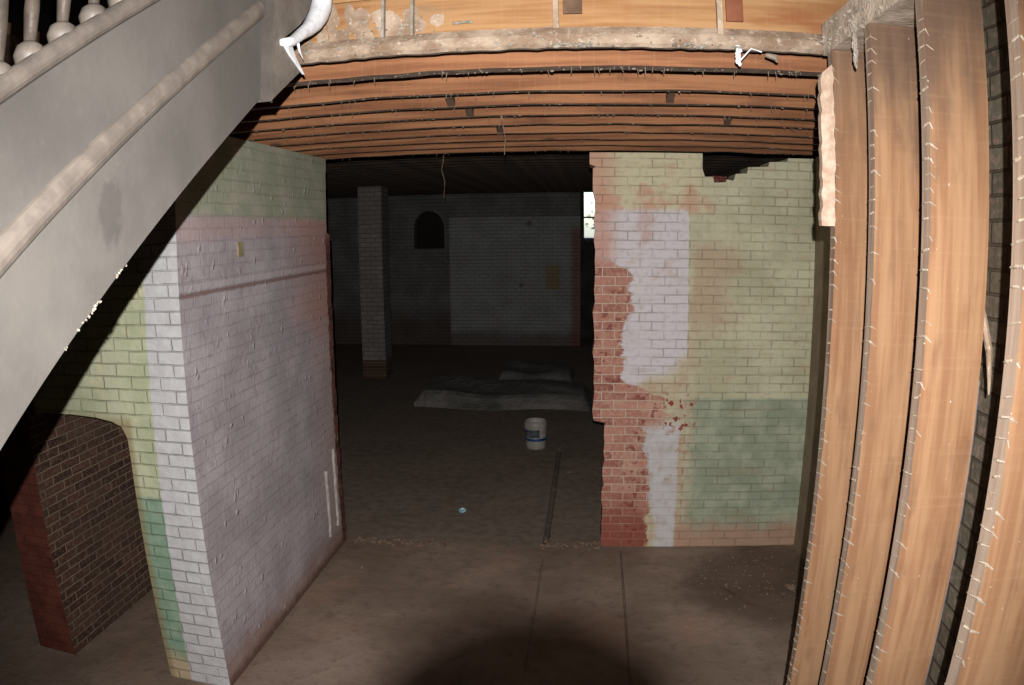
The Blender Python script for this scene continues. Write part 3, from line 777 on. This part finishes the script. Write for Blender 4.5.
# bucket
bk = empty('bucket', (-.712, 9.33, 0), 'white plastic bucket with a blue printed band standing on the dark floor', 'bucket')
bm = bmesh.new()
lathe(bm, [(.0, .0), (.128, .0), (.134, .01), (.146, .32), (.141, .32), (.13, .015), (.0, .012)], seg=40, close=False)
mesh_obj('shell', bm, M_BUCKET, bk, True)
bm = bmesh.new()
for z_ in (.30, .325, .352): lathe(bm, [(.1445 + z_ * 0, z_), (.153, z_ + .003), (.153, z_ + .010), (.1445, z_ + .013)], seg=40, close=False)
lathe(bm, [(.1445, .31), (.147, .375), (.140, .375), (.139, .31)], seg=40, close=False)
mesh_obj('rim', bm, M_BUCKET, bk, True)
bm = bmesh.new(); lathe(bm, [(.1385, .115), (.1400, .118), (.1412, .152), (.1395, .155)], seg=40, close=False); mesh_obj('blue_stripe', bm, M_BLUE, bk, True)
bm = bmesh.new()
rr = []
for k in range(17):
    a = -pi * .98 + pi * .62 * k / 16
    rr.append([bm.verts.new((q * cos(a), q * sin(a), z_)) for q, z_ in ((.1415, .165), (.1465, .275))])
for p, q in zip(rr, rr[1:]): bm.faces.new((p[0], q[0], q[1], p[1]))
bmesh.ops.solidify(bm, geom=list(bm.faces), thickness=.001)
mesh_obj('faded_label', bm, mat_plain('faded_blue_print', lin(84, 96, 124), lin(140, 142, 146), 18, .5, .05), bk, True)
bm = bmesh.new()
tube(bm, [(.153 * cos(a), .153 * sin(a) * .9 - .003, .335 - .13 * sin(pi * t / 14)) for t, a in [(t, pi + pi * t / 14) for t in range(15)]], .0022, 6)
mesh_obj('handle', bm, M_RUST, bk, True)
# small glinting scrap
bm = bmesh.new(); lathe(bm, [(.0, 0), (.036, 0), (.040, .006), (.040, .010), (.030, .012), (.010, .006), (.0, .006)], seg=24, close=False)
for v in bm.verts: v.co += Vector((sin(v.co.y * 90) * .003, 0, sin(v.co.x * 110) * .003 + .003))
o = mesh_obj('crushed_lid', bm, mat_plain('blue_metal_lid', lin(110, 214, 236), lin(235, 250, 252), 40, .15, .8, spec=.9)); o.location = (-1.30, 6.97, .004); o.rotation_euler = (.25, 0, .4)
o.location.z = .012
tag(o, 'small crushed shiny pale blue lid on the bare floor in front of the bucket', 'lid')
# hanging wires
def wire(pts, rad, label, name='hanging_wire', mat=None):
    bm = bmesh.new(); tube(bm, pts, rad, 5); tag(mesh_obj(name, bm, mat or M_RUST), label, 'wire')
wire([(-.50, 4.13, 3.56), (-.49, 4.12, 3.50), (-.478, 4.12, 3.42), (-.482, 4.12, 3.33)], [.006, .0035, .003, .002], 'thin pale wire hanging from the ceiling joists above the far slab')
wire([(-1.43, 7.02, 3.90), (-1.42, 7.0, 3.6), (-1.44, 7.0, 3.5), (-1.41, 7.0, 3.38), (-1.42, 7.0, 3.22)], [.006, .006, .005, .004, .003], 'thin rusty wire hanging in the opening beside the left wall')
# marks on the left wall: stubs of removed conduit
for y, z0, z1, lb in ((5.72, .22, .84, 'whitish vertical plaster ridge low on the left wall, nearer of two'), (5.93, .24, .98, 'whitish vertical plaster ridge beside the bare brick corner of the left wall')):
    bm = bmesh.new(); r = random.Random(int(y * 10)); pts = []; rad = []
    for k in range(14): pts.append((LX + .004, y + r.uniform(-.008, .008) - (1 - k / 13) * .02, z0 + (z1 - z0) * k / 13)); rad.append(r.uniform(.011, .02))
    tube(bm, pts, rad, 7); tag(mesh_obj('plaster_ridge', bm, M_RIDGE), lb, 'plaster')
bm = bmesh.new(); box(bm, LX - .001, LX + .010, 4.35, 4.43, 2.77, 2.87, .003); tag(mesh_obj('outlet_plate', bm, mat_plain('ochre_plate', lin(150, 136, 104), lin(172, 156, 124), 20)), 'small ochre plate high on the left wall below its green band', 'plate')
# threshold debris strips and rubble
def rubble(name, pts, label, cat='rubble', mat=None):
    bm = bmesh.new(); r = random.Random(len(label))
    for (x, y, s) in pts: chunk(bm, (x, y, s * .3), (s, s * r.uniform(.6, 1), s * r.uniform(.4, .7)), r)
    tag(mesh_obj(name, bm, mat or M_RUBBLE), label, cat, kind='stuff')
r = random.Random(21)
rubble('mortar_crumbs', [(r.uniform(-2.2, -1.25), 6.13 + r.gauss(0, .035), r.uniform(.006, .026)) for _ in range(150)], 'line of mortar crumbs on the floor where the wall once stood, from the left wall')
rubble('mortar_crumbs', [(r.uniform(-.42, .12), 6.22 + r.gauss(0, .04), r.uniform(.006, .026)) for _ in range(110)], 'short line of mortar crumbs on the floor at the foot of the right brick wall')
rubble('floor_grit', [(min(1.9, r.gauss(1.4, .3)), min(6.1, r.gauss(5.6, .35)), r.uniform(.003, .014)) for _ in range(220) ], 'scattered grit and chips in the corner at the foot of the right wall')
rubble('floor_chips', [(r.uniform(-2.1, .9), r.uniform(3.9, 6.0), r.uniform(.002, .007)) for _ in range(160)], 'fine chips strewn over the middle of the concrete floor')
for (x, y, s, lb) in ((1.72, 5.35, .05, 'pale stone lump on the floor in the corner below the right wall'), (-1.96, 5.55, .022, 'small pale stone on the floor beside the left wall'), (-.23, 8.3, .03, 'small stone by the groove in the floor near the bucket')):
    bm = bmesh.new(); rr_ = random.Random(int(s * 1000)); chunk(bm, (0, 0, s * .45), (s, s * .7, s * .5), rr_, sub=2); o = mesh_obj('stone', bm, M_RUBBLE); o.location = (x, y, 0); tag(o, lb, 'stone')
bm = bmesh.new(); tube(bm, [(1.12, 5.42, .012), (1.25, 5.22, .016), (1.33, 5.1, .012), (1.5, 4.98, .012)], [.006, .011, .009, .005], 6)
tag(mesh_obj('stick', bm, M_BLOCK), 'dark thin stick lying on the floor before the right wall', 'stick')

# ================================================================ outside the window
def tree(name, x, y, z, h, w, n, label):
    o = empty(name, (x, y, z), label, 'tree'); r = random.Random(int(x * 10) + 50)
    bm = bmesh.new(); tube(bm, [(0, 0, 0), (.05, 0, h * .4), (0, .05, h * .8)], [.1, .07, .03], 7); mesh_obj('trunk', bm, M_BARK, o)
    bm = bmesh.new()
    for i in range(n):
        c = Vector((r.gauss(0, w * .4), r.gauss(0, w * .4), h * .65 + r.gauss(0, h * .2))); q = Matrix.Rotation(r.random() * 6, 3, 'Z') @ Matrix.Rotation(r.random() * 3, 3, 'X')
        s = .09
        bm.faces.new([bm.verts.new(c + q @ Vector(p)) for p in ((-s, 0, 0), (0, -s * .5, 0), (s, 0, 0), (0, s * .5, 0))])
    mesh_obj('foliage', bm, M_LEAF, o)
tree('leafy_tree', 1.2, 27, 2.4, 1.3, 1.3, 900, 'dark bush seen low through the far window')
tree('leafy_tree', 1.7, 33, 2.4, 4.0, 1.6, 900, 'leafy tree seen high through the far window')

# ================================================================ the photographer's camera (its lens shades the flash)
def w(v): return CAM + ROT @ Vector(v)
cb = bpy.data.objects.new('photo_camera', None); COL.objects.link(cb); cb.location = CAM
cb.rotation_euler = ROT.to_euler(); tag(cb, 'black camera with a wide lens adapter whose round shadow falls on the floor', 'camera')
RL = .0302
bm = bmesh.new()
lathe(bm, [(RL - .0015, -.001), (RL, -.002), (RL, -.018), (.023, -.03), (.021, -.036), (.021, -.125)], seg=48, close=False)
lathe(bm, [(RL - .0015, -.001), (RL - .004, -.002), (RL - .005, -.008), (.0, -.009)], seg=48, close=False)
for v in bm.verts: v.co.z = -v.co.z
mesh_obj('lens', bm, M_BLACK, cb, True)
bm = bmesh.new(); box(bm, -.043, .043, -.034, .028, .125, .165, .005); mesh_obj('body', bm, M_BLACK, cb)
bm = bmesh.new(); box(bm, -.018, .018, .029, .053, .130, .16, .004); mesh_obj('prism_hump', bm, M_BLACK, cb)
bm = bmesh.new(); box(bm, -.017, .017, .066, .084, .128, .136, .002); box(bm, -.013, -.009, .05, .07, .130, .135); box(bm, .009, .013, .05, .07, .130, .135)
mesh_obj('flash_head', bm, M_BLACK, cb)

L = bpy.data.lights.new('flash', 'SPOT'); L.energy = 1000; L.spot_size = radians(112); L.spot_blend = 1.0; L.shadow_soft_size = .0065
L.color = (1.0, .965, .93)
lo = bpy.data.objects.new('flash', L); COL.objects.link(lo)
lo.location = w((-.003, .075, .12)); lo.rotation_euler = (ROT @ Matrix.Rotation(radians(-3), 3, 'X')).to_euler()

# ================================================================ sky
wd = bpy.data.worlds.new('World'); scn.world = wd; wd.use_nodes = True
nt = wd.node_tree; bg = nt.nodes['Background']
sk = nt.nodes.new('ShaderNodeTexSky'); sk.sky_type = 'NISHITA'; sk.sun_elevation = radians(40); sk.sun_rotation = radians(150); sk.sun_disc = False
nt.links.new(sk.outputs[0], bg.inputs['Color']); bg.inputs['Strength'].default_value = .26

# ================================================================ camera
cd = bpy.data.cameras.new('Camera'); co = bpy.data.objects.new('Camera', cd); COL.objects.link(co)
co.location = CAM; co.rotation_euler = ROT.to_euler()
cd.type = 'PANO'; cd.sensor_fit = 'HORIZONTAL'; cd.sensor_width = 36; cd.sensor_height = 36 * 685 / 1024
cd.clip_start = .01; cd.clip_end = 200
PT = 'FISHEYE_LENS_POLYNOMIAL'
tgt = cd.cycles if hasattr(cd, 'cycles') and hasattr(cd.cycles, 'panorama_type') else cd
tgt.panorama_type = PT; tgt.fisheye_fov = pi
tgt.fisheye_polynomial_k0 = 0; tgt.fisheye_polynomial_k1 = -.70732 / 18; tgt.fisheye_polynomial_k2 = 0
tgt.fisheye_polynomial_k3 = .00928 / 18 ** 3; tgt.fisheye_polynomial_k4 = 0
scn.camera = co
scn.view_settings.view_transform = 'Standard'; scn.view_settings.look = 'None'
scn.view_settings.exposure = 0; scn.view_settings.gamma = 1; scn.view_settings.use_curve_mapping = False
